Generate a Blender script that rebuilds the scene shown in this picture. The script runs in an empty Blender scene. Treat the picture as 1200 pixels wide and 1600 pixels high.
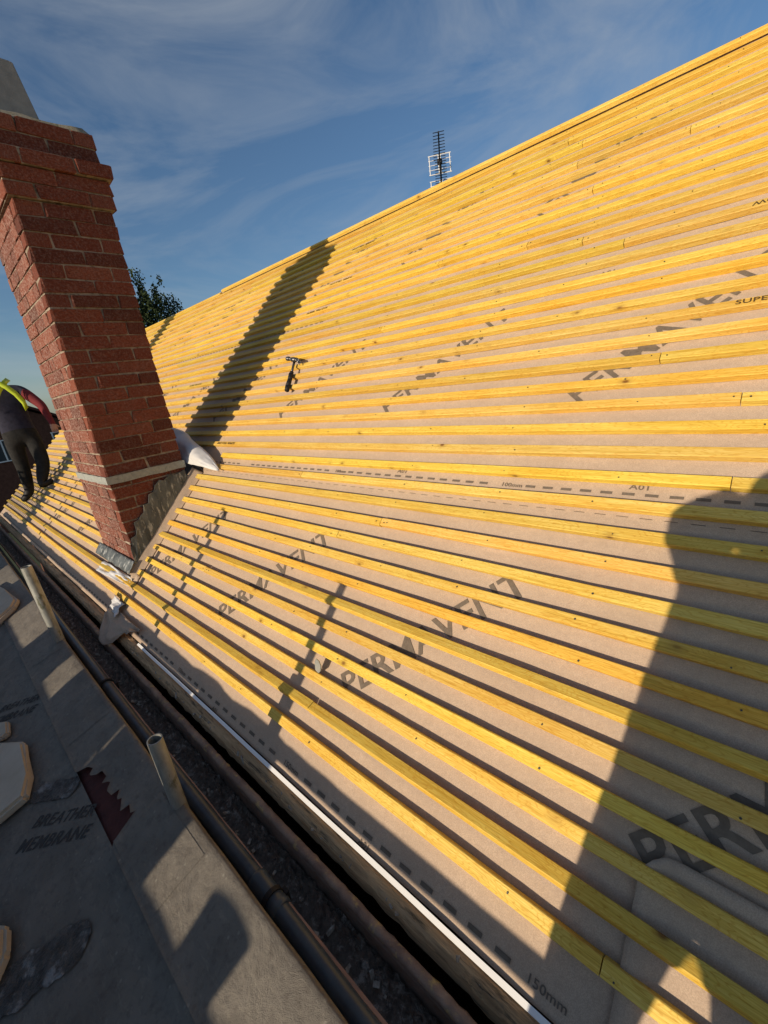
import bpy, bmesh, math, random
from mathutils import Vector, Matrix, noise
random.seed(7)
sc = bpy.context.scene
COL = sc.collection

# ------------------------------------------------------------------ camera
G = 0.1                                   # batten gauge, metres
PIT = math.radians(43.559)                # roof pitch
CP, SP = math.cos(PIT), math.sin(PIT)
CAM = Vector((0.0, -0.60877, 1.26375))
def cam_axes(yaw, pit, rol):
    cy, sy = math.cos(yaw), math.sin(yaw)
    F = Vector((-sy*math.cos(pit), cy*math.cos(pit), math.sin(pit)))
    Rt = Vector((cy, sy, 0)); U = Rt.cross(F)
    return (math.cos(rol)*Rt+math.sin(rol)*U, -math.sin(rol)*Rt+math.cos(rol)*U, F)
cr, cu, cf = cam_axes(math.radians(44.6976), math.radians(-17.8749), math.radians(-7.9122))
cam_d = bpy.data.cameras.new('camera')
cam = bpy.data.objects.new('camera', cam_d); COL.objects.link(cam)
cam.matrix_world = Matrix(((cr.x, cu.x, -cf.x, CAM.x), (cr.y, cu.y, -cf.y, CAM.y), (cr.z, cu.z, -cf.z, CAM.z), (0, 0, 0, 1)))
cam_d.sensor_fit = 'HORIZONTAL'; cam_d.sensor_width = 36.0
cam_d.lens = 666.25/1200*36.0
cam_d.clip_start = 0.02; cam_d.clip_end = 3000
sc.camera = cam

# ------------------------------------------------------------------ sky, sun, exposure
SUN_EL = math.radians(12.4)
w = bpy.data.worlds.new('World'); sc.world = w; w.use_nodes = True
nt = w.node_tree; nt.nodes.clear()
out = nt.nodes.new('ShaderNodeOutputWorld'); bg = nt.nodes.new('ShaderNodeBackground')
sky = nt.nodes.new('ShaderNodeTexSky'); sky.sky_type = 'NISHITA'; sky.sun_disc = False
sky.sun_elevation = SUN_EL; sky.sun_rotation = math.pi
sky.altitude = 100; sky.air_density = 1.0; sky.dust_density = 0.6; sky.ozone_density = 3.5
tc = nt.nodes.new('ShaderNodeTexCoord')
mp = nt.nodes.new('ShaderNodeMapping'); mp.inputs['Scale'].default_value = (1.5, 0.55, 3.4); mp.inputs['Rotation'].default_value = (0.5, 0.55, 0.5)
n1 = nt.nodes.new('ShaderNodeTexNoise'); n1.inputs['Scale'].default_value = 1.7; n1.inputs['Detail'].default_value = 7; n1.inputs['Roughness'].default_value = 0.60; n1.inputs['Distortion'].default_value = 1.1
rp = nt.nodes.new('ShaderNodeValToRGB'); rp.color_ramp.elements[0].position = 0.43; rp.color_ramp.elements[1].position = 0.74
rp.color_ramp.elements[0].color = (0, 0, 0, 1); rp.color_ramp.elements[1].color = (0.5, 0.5, 0.5, 1)
mx = nt.nodes.new('ShaderNodeMix'); mx.data_type = 'RGBA'
mx.inputs['B'].default_value = (3.9, 4.2, 4.5, 1)
L = nt.links.new
L(tc.outputs['Generated'], mp.inputs['Vector']); L(mp.outputs['Vector'], n1.inputs['Vector']); L(n1.outputs['Fac'], rp.inputs['Fac'])
L(rp.outputs['Color'], mx.inputs['Factor']); L(sky.outputs['Color'], mx.inputs['A']); L(mx.outputs['Result'], bg.inputs['Color'])
bg.inputs['Strength'].default_value = 0.108
L(bg.outputs['Background'], out.inputs['Surface'])

sun_d = bpy.data.lights.new('sun', 'SUN'); sun_d.energy = 4.6; sun_d.angle = math.radians(0.53); sun_d.color = (1.0, 0.84, 0.64)
sun = bpy.data.objects.new('sun', sun_d); COL.objects.link(sun)
SUND = Vector((0.015, math.cos(SUN_EL), -math.sin(SUN_EL))).normalized()
sun.rotation_euler = SUND.to_track_quat('-Z', 'Y').to_euler(); sun.location = (0, -10, 8)
vs = sc.view_settings; vs.view_transform = 'Standard'; vs.look = 'None'; vs.exposure = 0.0; vs.gamma = 1.0; vs.use_curve_mapping = False

# ------------------------------------------------------------------ materials
def mat(name, base, rough=0.7, metal=0.0, spec=0.4):
    m = bpy.data.materials.new(name); m.use_nodes = True
    b = m.node_tree.nodes['Principled BSDF']
    b.inputs['Base Color'].default_value = (*base, 1); b.inputs['Roughness'].default_value = rough
    b.inputs['Metallic'].default_value = metal; b.inputs['Specular IOR Level'].default_value = spec
    return m
class NB:
    """small node builder"""
    def __init__(s, m):
        s.m = m; s.t = m.node_tree; s.b = s.t.nodes['Principled BSDF']
    def n(s, ty, **kw):
        x = s.t.nodes.new(ty)
        for k, v in kw.items(): setattr(x, k, v)
        return x
    def l(s, a, b): s.t.links.new(a, b)
    def coord(s, scale=(1, 1, 1), kind='Object', rnd=0.0):
        tc = s.n('ShaderNodeTexCoord'); o = tc.outputs[kind]
        if rnd:
            oi = s.n('ShaderNodeObjectInfo'); va = s.n('ShaderNodeVectorMath', operation='MULTIPLY_ADD')
            cb = s.n('ShaderNodeCombineXYZ')
            for i in range(3): s.l(oi.outputs['Random'], cb.inputs[i])
            va.inputs[1].default_value = (rnd, rnd*.37, rnd*.71)
            s.l(cb.outputs[0], va.inputs[0]); s.l(o, va.inputs[2]); o = va.outputs[0]
        mp = s.n('ShaderNodeMapping'); mp.inputs['Scale'].default_value = scale; s.l(o, mp.inputs['Vector']); return mp.outputs[0]
    def noise(s, vec, scale, detail=4, rough=0.55, dist=0.0):
        x = s.n('ShaderNodeTexNoise'); x.inputs['Scale'].default_value = scale; x.inputs['Detail'].default_value = detail
        x.inputs['Roughness'].default_value = rough; x.inputs['Distortion'].default_value = dist
        if vec is not None: s.l(vec, x.inputs['Vector'])
        return x.outputs['Fac']
    def ramp(s, fac, stops):
        x = s.n('ShaderNodeValToRGB'); e = x.color_ramp.elements
        while len(e) < len(stops): e.new(0.5)
        for i, (p, c) in enumerate(stops):
            e[i].position = p; e[i].color = (*c, 1) if len(c) == 3 else c
        s.l(fac, x.inputs['Fac']); return x.outputs['Color']
    def mix(s, fac, a, b, mode='MIX'):
        x = s.n('ShaderNodeMix', data_type='RGBA', blend_type=mode)
        for k, v in (('Factor', fac), ('A', a), ('B', b)):
            if isinstance(v, (int, float)): x.inputs[k].default_value = v
            elif isinstance(v, tuple): x.inputs[k].default_value = (*v, 1)
            else: s.l(v, x.inputs[k])
        return x.outputs['Result']
    def bump(s, h, strength=0.3, dist=0.01):
        x = s.n('ShaderNodeBump'); x.inputs['Strength'].default_value = strength; x.inputs['Distance'].default_value = dist
        s.l(h, x.inputs['Height']); s.l(x.outputs[0], s.b.inputs['Normal'])
    def color(s, c): s.l(c, s.b.inputs['Base Color'])
    def rough(s, c): s.l(c, s.b.inputs['Roughness'])
g3 = lambda x: (x, x, x)

def m_batten():
    m = mat('yellow_treated_timber', (.8, .5, .1), .62, spec=.3); k = NB(m)
    v = k.coord((1, 1, 1), rnd=37.0)
    def sub(sc_):
        mp = k.n('ShaderNodeMapping'); mp.inputs['Scale'].default_value = sc_; k.l(v, mp.inputs['Vector']); return mp.outputs[0]
    vo = k.n('ShaderNodeTexVoronoi'); vo.inputs['Scale'].default_value = 1.0; vo.inputs['Randomness'].default_value = 1.0; k.l(sub((5.5, 8.5, 8.5)), vo.inputs['Vector'])
    # growth rings that swerve round the knots
    warp = k.noise(sub((2.2, 14, 14)), 1.6, 3, .5)
    wm = k.n('ShaderNodeMath', operation='MULTIPLY_ADD'); wm.inputs[1].default_value = 2.6; k.l(warp, wm.inputs[0]); k.l(vo.outputs['Distance'], wm.inputs[2])
    wv = k.n('ShaderNodeMath', operation='MULTIPLY'); wv.inputs[1].default_value = 46.0; k.l(wm.outputs[0], wv.inputs[0])
    sn = k.n('ShaderNodeMath', operation='SINE'); k.l(wv.outputs[0], sn.inputs[0])
    rings = k.ramp(sn.outputs[0], [(.0, g3(0)), (.55, g3(.0)), (.95, g3(.55))])
    grain = k.noise(sub((1.6, 75, 75)), 2.2, 5, .62, .9)
    fine = k.noise(sub((14, 260, 260)), 1.5, 3, .6, .2)
    big = k.noise(sub((2.0, 7, 7)), 1.5, 3, .5)
    c = k.ramp(grain, [(.26, (.59, .375, .052)), (.48, (.80, .565, .112)), (.74, (.89, .69, .20))])
    c = k.mix(rings, c, k.mix(1.0, c, (.80, .62, .34), 'MULTIPLY'))
    c = k.mix(k.ramp(big, [(.38, g3(0)), (.72, g3(.9))]), c, k.mix(1.0, c, (.96, .83, .58), 'MULTIPLY'))
    c = k.mix(k.ramp(fine, [(.35, g3(.45)), (.6, g3(0))]), c, k.mix(1.0, c, (.70, .58, .38), 'MULTIPLY'))
    dirt = k.noise(sub((3.0, 20, 20)), 2.5, 5, .7)
    c = k.mix(k.ramp(dirt, [(.64, g3(0)), (.78, g3(.4))]), c, (.40, .26, .08))
    kn = k.ramp(vo.outputs['Distance'], [(.03, g3(.95)), (.05, g3(.7)), (.08, g3(.28)), (.18, g3(0))])
    c = k.mix(kn, c, (.20, .085, .02))
    oi = k.n('ShaderNodeObjectInfo')
    c = k.mix(1.0, c, oi.outputs['Color'], 'MULTIPLY')
    k.color(c)
    ma = k.n('ShaderNodeMath', operation='ADD'); k.l(grain, ma.inputs[0]); k.l(fine, ma.inputs[1])
    k.bump(ma.outputs[0], .35, .0022)
    return m
def m_membrane():
    m = mat('tan_roofing_membrane', (.5, .4, .33), .72, spec=.25); k = NB(m)
    v = k.coord()
    a = k.noise(v, 5, 5, .6); b = k.noise(v, 55, 4, .65); f = k.noise(v, 420, 3, .6)
    c = k.ramp(a, [(.3, (.49, .372, .268)), (.7, (.575, .44, .322))])
    c = k.mix(k.ramp(b, [(.35, g3(.5)), (.6, g3(0))]), c, (.435, .325, .235))
    c = k.mix(k.ramp(f, [(.4, g3(.6)), (.6, g3(0))]), c, (.34, .25, .185))
    st = k.noise(k.coord((.7, 3, 3)), 2.6, 6, .7, .6)
    c = k.mix(k.ramp(st, [(.55, g3(0)), (.72, g3(.4))]), c, (.36, .28, .21))
    wr = k.noise(k.coord((7, 1.2, 1.2)), 2.0, 4, .5, 1.2)
    k.color(c)
    ma = k.n('ShaderNodeMath', operation='MULTIPLY_ADD'); ma.inputs[1].default_value = .25; k.l(f, ma.inputs[0]); k.l(k.noise(v, 24, 4, .55, .6), ma.inputs[2])
    mb = k.n('ShaderNodeMath', operation='MULTIPLY_ADD'); mb.inputs[1].default_value = 2.2; k.l(wr, mb.inputs[0]); k.l(ma.outputs[0], mb.inputs[2])
    k.bump(mb.outputs[0], .34, .006)
    return m
def m_dark_membrane():
    m = mat('dark_grey_breather_membrane', (.1, .1, .1), .62, spec=.35); k = NB(m)
    v = k.coord()
    a = k.noise(v, 4.5, 5, .6, .4); b = k.noise(v, 40, 5, .7); f = k.noise(v, 600, 2)
    vs_ = k.coord((6, 22, 8)); s = k.noise(vs_, 3, 6, .72, .25)
    c = k.ramp(a, [(.3, (.135, .118, .096)), (.7, (.21, .188, .155))])
    c = k.mix(k.ramp(s, [(.55, g3(0)), (.75, g3(.55))]), c, (.30, .27, .21))
    c = k.mix(k.ramp(b, [(.3, g3(.5)), (.5, g3(0))]), c, (.07, .058, .048))
    vo = k.n('ShaderNodeTexVoronoi'); vo.inputs['Scale'].default_value = 23; k.l(v, vo.inputs['Vector'])
    c = k.mix(k.ramp(vo.outputs['Distance'], [(.06, g3(.55)), (.12, g3(0))]), c, (.30, .28, .23))
    k.color(c)
    ma = k.n('ShaderNodeMath', operation='MULTIPLY_ADD'); ma.inputs[1].default_value = .12; k.l(f, ma.inputs[0]); k.l(k.noise(v, 9, 6, .62, .3), ma.inputs[2])
    k.bump(ma.outputs[0], .8, .016)
    return m
def m_brick(name, bloom_and_sun):
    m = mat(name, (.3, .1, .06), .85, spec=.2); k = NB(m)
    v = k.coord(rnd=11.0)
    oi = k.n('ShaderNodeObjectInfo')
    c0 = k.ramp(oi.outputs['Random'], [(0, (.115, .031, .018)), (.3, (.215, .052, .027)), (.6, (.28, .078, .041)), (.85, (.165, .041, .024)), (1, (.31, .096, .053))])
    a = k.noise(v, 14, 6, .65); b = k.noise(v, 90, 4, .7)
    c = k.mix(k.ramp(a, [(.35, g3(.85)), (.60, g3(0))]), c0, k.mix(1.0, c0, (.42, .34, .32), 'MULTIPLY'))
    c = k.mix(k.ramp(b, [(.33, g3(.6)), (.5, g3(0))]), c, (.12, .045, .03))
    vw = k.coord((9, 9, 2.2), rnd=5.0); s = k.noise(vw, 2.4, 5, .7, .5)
    c = k.mix(k.ramp(s, [(.47, g3(0)), (.72, g3(bloom_and_sun))]), c, (.60, .47, .40))
    k.color(c)
    ma = k.n('ShaderNodeMath', operation='MULTIPLY_ADD'); ma.inputs[1].default_value = .4; k.l(b, ma.inputs[0]); k.l(a, ma.inputs[2])
    k.bump(ma.outputs[0], .7, .006)
    return m
def m_noisy(name, c1, c2, scale=10, rough=.8, bump=.4, bd=.006, c3=None, metal=0, spec=.3, stretch=(1, 1, 1), s3=30):
    m = mat(name, c1, rough, metal, spec); k = NB(m); v = k.coord(stretch)
    a = k.noise(v, scale, 6, .65, .3)
    c = k.ramp(a, [(.32, c1), (.68, c2)])
    if c3: c = k.mix(k.ramp(k.noise(v, s3, 5, .7), [(.54, g3(0)), (.66, g3(.9))]), c, c3)
    k.color(c); k.bump(k.noise(v, scale*4, 5, .7), bump, bd); return m
M = dict(
    batten=m_batten(), membrane=m_membrane(), dark=m_dark_membrane(), brick=m_brick('old_red_brick', .22), bloom_and_sun=m_brick('brick_bloom_and_sunlit_tone', .85), obrick=m_noisy('orange_wall_brick', (.30, .13, .06), (.48, .24, .125), 14, .9, .6, .005, (.16, .08, .045)),  # second brick: real white efflorescence, made paler to put sunlight into the colour
    print=m_noisy('grey_brown_print', (.125, .098, .073), (.18, .142, .108), 60, .75, .1, .001),
    stamp=mat('dark_brown_stamp', (.085, .05, .015), .7),
    dprint=mat('charcoal_print', (.05, .044, .038), .7),
    mortar=m_noisy('lime_mortar', (.20, .155, .11), (.42, .35, .27), 26, .95, .8, .004, (.10, .075, .05)),
    flaunch=m_noisy('mossy_mortar', (.24, .20, .13), (.38, .33, .25), 22, .95, .9, .01, (.16, .15, .05)),
    lead=m_noisy('weathered_lead', (.05, .058, .065), (.20, .22, .22), 13, .55, .7, .008, (.55, .56, .53), metal=.25, stretch=(1, 1, .35)),
    leadband=m_noisy('pale_lead_band', (.26, .27, .25), (.46, .47, .43), 30, .6, .5, .004, (.20, .24, .20), metal=.1),
    pot=m_noisy('grey_clay_pot', (.22, .215, .20), (.30, .29, .265), 18, .85, .4, .005),
    wood=m_noisy('weathered_fascia_timber', (.42, .25, .125), (.74, .49, .27), 3.0, .9, 1.0, .009, (.10, .075, .05), stretch=(1.4, 18, 18), s3=4),
    white=m_noisy('white_trim', (.84, .83, .80), (.90, .89, .86), 14, .45, .1, .002),
    whitesheet=m_noisy('white_underside_of_membrane', (.62, .61, .60), (.72, .71, .70), 9, .42, .25, .004, spec=.5),
    iron=m_noisy('rusted_gutter_iron', (.14, .10, .075), (.27, .19, .145), 14, .8, .6, .005, (.20, .11, .06)),
    rust=m_noisy('rusty_lichened_rim', (.20, .125, .09), (.40, .28, .20), 11, .85, .8, .006, (.55, .38, .14), s3=26),
    moss=m_noisy('dried_moss_and_dirt', (.09, .068, .052), (.26, .205, .16), 45, .97, 1.0, .012, (.5, .43, .36)),
    pipe=m_noisy('blue_black_pipe', (.035, .050, .066), (.075, .098, .118), 9, .36, .15, .002, spec=.5),
    galv=m_noisy('galvanised_tube', (.24, .245, .225), (.44, .44, .40), 20, .5, .3, .002, (.13, .13, .085), metal=.45, stretch=(1, 1, .4)),
    tile=m_noisy('dark_red_clay_tile', (.062, .016, .013), (.105, .028, .021), 14, .75, .6, .006),
    paper=m_noisy('pale_tan_board', (.46, .385, .285), (.58, .50, .39), 5, .75, .3, .004),
    film=m_noisy('grimy_plastic_film', (.035, .030, .026), (.17, .16, .145), 22, .28, 1.0, .016, (.42, .41, .39), spec=.6, s3=14),
    steel=mat('dark_tool_steel', (.16, .16, .165), .32, .85),
    black=m_noisy('black_rubber', (.012, .012, .013), (.024, .022, .022), 30, .6, .2, .002),
    nail=mat('nail_head', (.07, .065, .06), .5, .5),
    alu=mat('grey_aerial_metal', (.016, .016, .018), .6, .2),
    plast=mat('white_aerial_reflector', (.72, .72, .72), .5),
    navy=m_noisy('navy_cotton', (.018, .018, .032), (.035, .034, .055), 20, .9, .5, .006),
    trouser=m_noisy('black_work_trousers', (.012, .012, .012), (.028, .027, .026), 16, .9, .6, .008),
    skin=mat('skin', (.48, .26, .18), .6), hair=mat('dark_hair', (.025, .016, .01), .7),
    hivis=mat('hi_vis_yellow', (.50, .62, .03), .55), red=mat('dark_red_cloth', (.16, .016, .02), .85),
    leaf=m_noisy('tree_leaves', (.018, .032, .009), (.05, .075, .022), 2.0, .8, .0, .001),
    bark=m_noisy('tree_bark', (.05, .04, .03), (.12, .10, .08), 8, .95, .8, .02),
    hbrick=m_noisy('dark_house_brick', (.085, .035, .024), (.14, .06, .04), 6, .9, .5, .01),
    hroof=m_noisy('dark_red_roof_tiles', (.06, .022, .018), (.10, .04, .03), 8, .9, .6, .01),
    glass=mat('window_glass', (.05, .06, .07), .1), wframe=mat('white_window_frame', (.75, .75, .75), .5),
    ground=m_noisy('grass_and_tarmac', (.045, .06, .025), (.09, .10, .05), .3, .95, .5, .02),
    render=m_noisy('grey_concrete', (.22, .21, .2), (.32, .31, .29), 6, .9, .5, .006),
    orange=m_noisy('black_blocker_plastic', (.05, .05, .05), (.07, .07, .07), 6, .5, .1, .002),
    wirem=mat('blue_shadow_grid', (.06, .09, .2), .6),
)

# ------------------------------------------------------------------ helpers
def link(o, parent=None):
    COL.objects.link(o)
    if parent is not None:
        o.parent = parent; o.matrix_parent_inverse = parent.matrix_world.inverted() if False else Matrix.Translation(-Vector(parent.location))
    return o
def mesh_obj(name, verts, faces, material, parent=None, smooth=False):
    me = bpy.data.meshes.new(name); me.from_pydata([tuple(v) for v in verts], [], faces); me.validate(); me.update()
    me.materials.append(M[material] if isinstance(material, str) else material)
    if smooth: me.shade_smooth()
    return link(bpy.data.objects.new(name, me), parent)
def bm_obj(name, bm, material, parent=None, smooth=False, fix=True):
    if fix: bmesh.ops.recalc_face_normals(bm, faces=bm.faces[:])
    me = bpy.data.meshes.new(name); bm.to_mesh(me); bm.free()
    for x in (material if isinstance(material, (list, tuple)) else [material]):
        me.materials.append(M[x] if isinstance(x, str) else x)
    if smooth: me.shade_smooth()
    return link(bpy.data.objects.new(name, me), parent)
def thing(name, label, cat, loc=(0, 0, 0), group=None):
    o = bpy.data.objects.new(name, None); o.location = loc; o.empty_display_size = .1; COL.objects.link(o)
    return tag(o, label, cat, group)
def tag(o, label=None, cat=None, group=None, kind=None):
    if label: o['label'] = label
    if cat: o['category'] = cat
    if group: o['group'] = group
    if kind: o['kind'] = kind
    return o
def box(bm, x0, x1, y0, y1, z0, z1, bev=0.0):
    r = bmesh.ops.create_cube(bm, size=1.0)['verts']
    for v in r:
        v.co = Vector(((x0+x1)/2+v.co.x*(x1-x0), (y0+y1)/2+v.co.y*(y1-y0), (z0+z1)/2+v.co.z*(z1-z0)))
    if bev:
        es = list({e for v in r for e in v.link_edges})
        bmesh.ops.bevel(bm, geom=es, offset=bev, segments=1, affect='EDGES')
def tube(bm, p0, p1, r0, r1=None, n=12, caps=True):
    p0, p1 = Vector(p0), Vector(p1); r1 = r0 if r1 is None else r1
    d = (p1-p0).normalized(); a = d.orthogonal().normalized(); b = d.cross(a)
    A = [bm.verts.new(p0+(a*math.cos(t)+b*math.sin(t))*r0) for t in [2*math.pi*i/n for i in range(n)]]
    B = [bm.verts.new(p1+(a*math.cos(t)+b*math.sin(t))*r1) for t in [2*math.pi*i/n for i in range(n)]]
    for i in range(n): bm.faces.new((A[i], A[(i+1) % n], B[(i+1) % n], B[i]))
    if caps: bm.faces.new(A[::-1]); bm.faces.new(B)
    return A, B
def lathe(bm, prof, cx, cy, n=20, sq=0.0, cap=False):
    rings = []
    for r, z in prof:
        ring = []
        for i in range(n):
            t = 2*math.pi*i/n; k = 1.0
            if sq: k = 1+sq*(1/max(abs(math.cos(t)), abs(math.sin(t)))-1)
            ring.append(bm.verts.new((cx+r*k*math.cos(t), cy+r*k*math.sin(t), z)))
        rings.append(ring)
    for a, b in zip(rings, rings[1:]):
        for i in range(n): bm.faces.new((a[i], a[(i+1) % n], b[(i+1) % n], b[i]))
    if cap: bm.faces.new(rings[0][::-1]); bm.faces.new(rings[-1])
def grid(name, f, us, vs_, material, parent=None, smooth=True, thick=0.0):
    V = [f(u, v) for v in vs_ for u in us]; n = len(us)
    Fs = [(j*n+i, j*n+i+1, (j+1)*n+i+1, (j+1)*n+i) for j in range(len(vs_)-1) for i in range(n-1)]
    o = mesh_obj(name, V, Fs, material, parent, smooth)
    if thick:
        md = o.modifiers.new('thickness', 'SOLIDIFY'); md.thickness = thick; md.offset = 0
    return o
def lin(a, b, n): return [a+(b-a)*i/(n-1) for i in range(n)]
def prism(bm, pts, thick, n):
    n = Vector(n); A = [bm.verts.new(Vector(p)) for p in pts]; B = [bm.verts.new(Vector(p)+n*thick) for p in pts]; k = len(pts)
    bm.faces.new(A[::-1]); bm.faces.new(B)
    for i in range(k): bm.faces.new((A[i], A[(i+1) % k], B[(i+1) % k], B[i]))
ns = lambda x, y, z=0.0: noise.noise(Vector((x, y, z)))
NV = Vector((0, -SP, CP)); SV = Vector((0, CP, SP))
def RP(u, v, h=0.0):
    """point on the main roof: u along the eaves and v up the slope in gauges, h metres off the batten mid-plane"""
    return Vector((u*G, 0, 0))+SV*(v*G)+NV*h
MEM = -0.0155                               # underlay level
def memh(u, v): return MEM+.0022*ns(u*.16, v*.45, 2.0)+.0022*ns(u*.5, v*.9, 7.0)+.0012*ns(u*1.3, v*1.7, 4.0)
_tx = {}
def text_geo(body, width, height, bold=.02, shear=0.0):
    key = (body, width, height, bold, shear)
    if key in _tx: return _tx[key]
    cu_ = bpy.data.curves.new('lettering', 'FONT'); cu_.body = body; cu_.offset = bold; cu_.resolution_u = 3; cu_.shear = shear; cu_.space_character = 1.05
    o = bpy.data.objects.new('lettering', cu_); COL.objects.link(o)
    bpy.context.view_layer.update()
    me = bpy.data.meshes.new_from_object(o.evaluated_get(bpy.context.evaluated_depsgraph_get()))
    V = [v.co.copy() for v in me.vertices]; Fs = [tuple(p.vertices) for p in me.polygons]
    COL.objects.unlink(o); bpy.data.objects.remove(o); bpy.data.meshes.remove(me)
    x0 = min(v.x for v in V); x1 = max(v.x for v in V); y0 = min(v.y for v in V); y1 = max(v.y for v in V)
    V = [((v.x-x0)/(x1-x0)*width, (v.y-y0)/(y1-y0)*height) for v in V]
    _tx[key] = (V, Fs); return V, Fs
def lettering(name, body, width, height, place, material, parent, bold=.02, shear=0.0):
    V, Fs = text_geo(body, width, height, bold, shear)
    return mesh_obj(name, [place(x, y) for x, y in V], Fs, material, parent)

# ================================================================== GROUND
gr = mesh_obj('ground', [(-600, -600, -5.2), (600, -600, -5.2), (600, 600, -5.2), (-600, 600, -5.2)], [(0, 1, 2, 3)], 'ground'); tag(gr, kind='structure')

# ================================================================== MAIN ROOF
U0, U1 = -94.0, 26.0
VR = 37.28
roof = thing('pitched_roof', 'steep pitched roof with yellow timber battens over tan underlay, filling most of the picture', 'roof')
CH = (-41.0, -33.15, 2.15, 9.45)           # chimney footprint on the roof (u0,u1,v0,v1), gauges
# underlay rolls, lapped upwards
rolls = [(-1.36, 11.6, 0.0), (10.76, 25.0, .0012), (24.06, VR+.05, .0024)]
sheets = []
for (v0, v1, lift) in rolls:
    o = grid('underlay_roll', lambda u, v, lift=lift: RP(u, v, memh(u, v)+lift), lin(U0, U1, 481), lin(v0, v1, 60), 'membrane', roof)
    sheets.append((o, lift))
tag(sheets[0][0], 'lowest tan underlay roll with dashes along the eaves')
# deck and far slope under the underlay
bm = bmesh.new()
prism(bm, [RP(U0, -1.2, -.04), RP(U1, -1.2, -.04), RP(U1, VR, -.04), RP(U0, VR, -.04)], .05, -NV)
bm_obj('roof_deck', bm, 'wood', roof)
rt = RP(0, VR, -.03)
bm = bmesh.new()
prism(bm, [(U0*G, rt.y, rt.z), (U1*G, rt.y, rt.z), (U1*G, rt.y+2.7, rt.z-2.57), (U0*G, rt.y+2.7, rt.z-2.57)], .06, (0, -SP, -CP))
bm_obj('rear_slope', bm, 'membrane', roof)
bm = bmesh.new(); box(bm, U0*G+.05, U1*G-.05, .15, 5.1, -5.2, -.12); 
bm_obj('house_wall', bm, 'hbrick', roof)
# gable end
bm = bmesh.new(); prism(bm, [(U0*G+.05, .15, -.12), (U0*G+.05, 5.1, -.12), (U0*G+.05, rt.y, rt.z-.1)], .2, (1, 0, 0)); bm_obj('gable_wall', bm, 'hbrick', roof)

# printing on the underlay
TW, TH = 7.9, .98
ang = math.atan2(5.15, 4.9); ca, sa = math.cos(ang), math.sin(ang)
def put_text(sheet, body, u, v, w_, h_, c=1.0, s=0.0, bold=.016, name='printed_words', mt='print'):
    o, lift = sheet
    def place(x, y):
        uu = u+x*c-y*s; vv = v+x*s+y*c
        return RP(uu, vv, memh(uu, vv)+lift+.0022)
    return lettering(name, body, w_, h_, place, mt, o, bold)
for i in range(9):
    put_text(sheets[0], 'PERMAVENT', -10.95-10.05*i+10.05, 2.05, TW, TH, ca, sa)
for i in range(9):
    put_text(sheets[1], 'PERMAVENT', -5.95-10.05*i, 15.45, TW, TH, ca, sa)
for i in range(9):
    put_text(sheets[2], 'PERMAVENT', -1.2-10.05*i, 28.6, TW, TH, ca, sa)
def dash_row(sheet, v, u0, u1, step, ln, wd, skip=()):
    o, lift = sheet; V = []; Fs = []
    u = u1
    while u > u0:
        if not any(abs(u-s) < .62 for s in skip):
            b = len(V)
            for (a, c) in ((-ln/2, -wd/2), (ln/2, -wd/2), (ln/2, wd/2), (-ln/2, wd/2)):
                V.append(RP(u+a, v+c, memh(u+a, v+c)+lift+.0022))
            Fs.append((b, b+1, b+2, b+3))
        u -= step
    d = mesh_obj('printed_dashes', V, Fs, 'print', o); tag(d, kind='stuff'); return d
dash_row(sheets[0], -1.0, -93, 20, .758, .40, .115, skip=(-12.1, -2.35, -21.9, -31.6))
dash_row(sheets[1], 11.68, -93, 20, .652, .36, .10, skip=(-7.5, -17.3, -27.1))
dash_row(sheets[1], 10.86, -93, 20, .652, .34, .022)
dash_row(sheets[2], 24.98, -93, -28, .652, .36, .10)
for u in (-12.5, -2.85, -22.3): put_text(sheets[0], '150mm', u, -1.09, .85, .19, name='printed_measure')
for u in (-8.3, -18.1): put_text(sheets[0], 'A01', u, -1.36, .42, .17, name='printed_code')
for u in (-7.85, -17.7): put_text(sheets[1], '100mm', u, 11.6, .8, .17, name='printed_measure')
for u in (-3.5, -13.4): put_text(sheets[1], 'A01', u, 11.86, .55, .2, name='printed_code')
put_text(sheets[1], 'A01', -6.9, 22.55, .6, .22, name='printed_code')

flp = grid('underlay_flap', lambda u, v: RP(u, v-.5*max(0, 1-(u+1.25)/.6)**2*max(0, v/2.75), memh(u, v)+.004+.010*math.exp(-((u+1.15)/.3)**2)+.008*math.exp(-((v-2.6)/.35)**2)*(1+.6*ns(u, 3))), lin(-1.25, 9, 50), lin(-1.36, 2.75, 30), 'membrane', roof, True, .001)
tag(flp, 'loose overlapping end of the tan underlay at bottom right')
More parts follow.
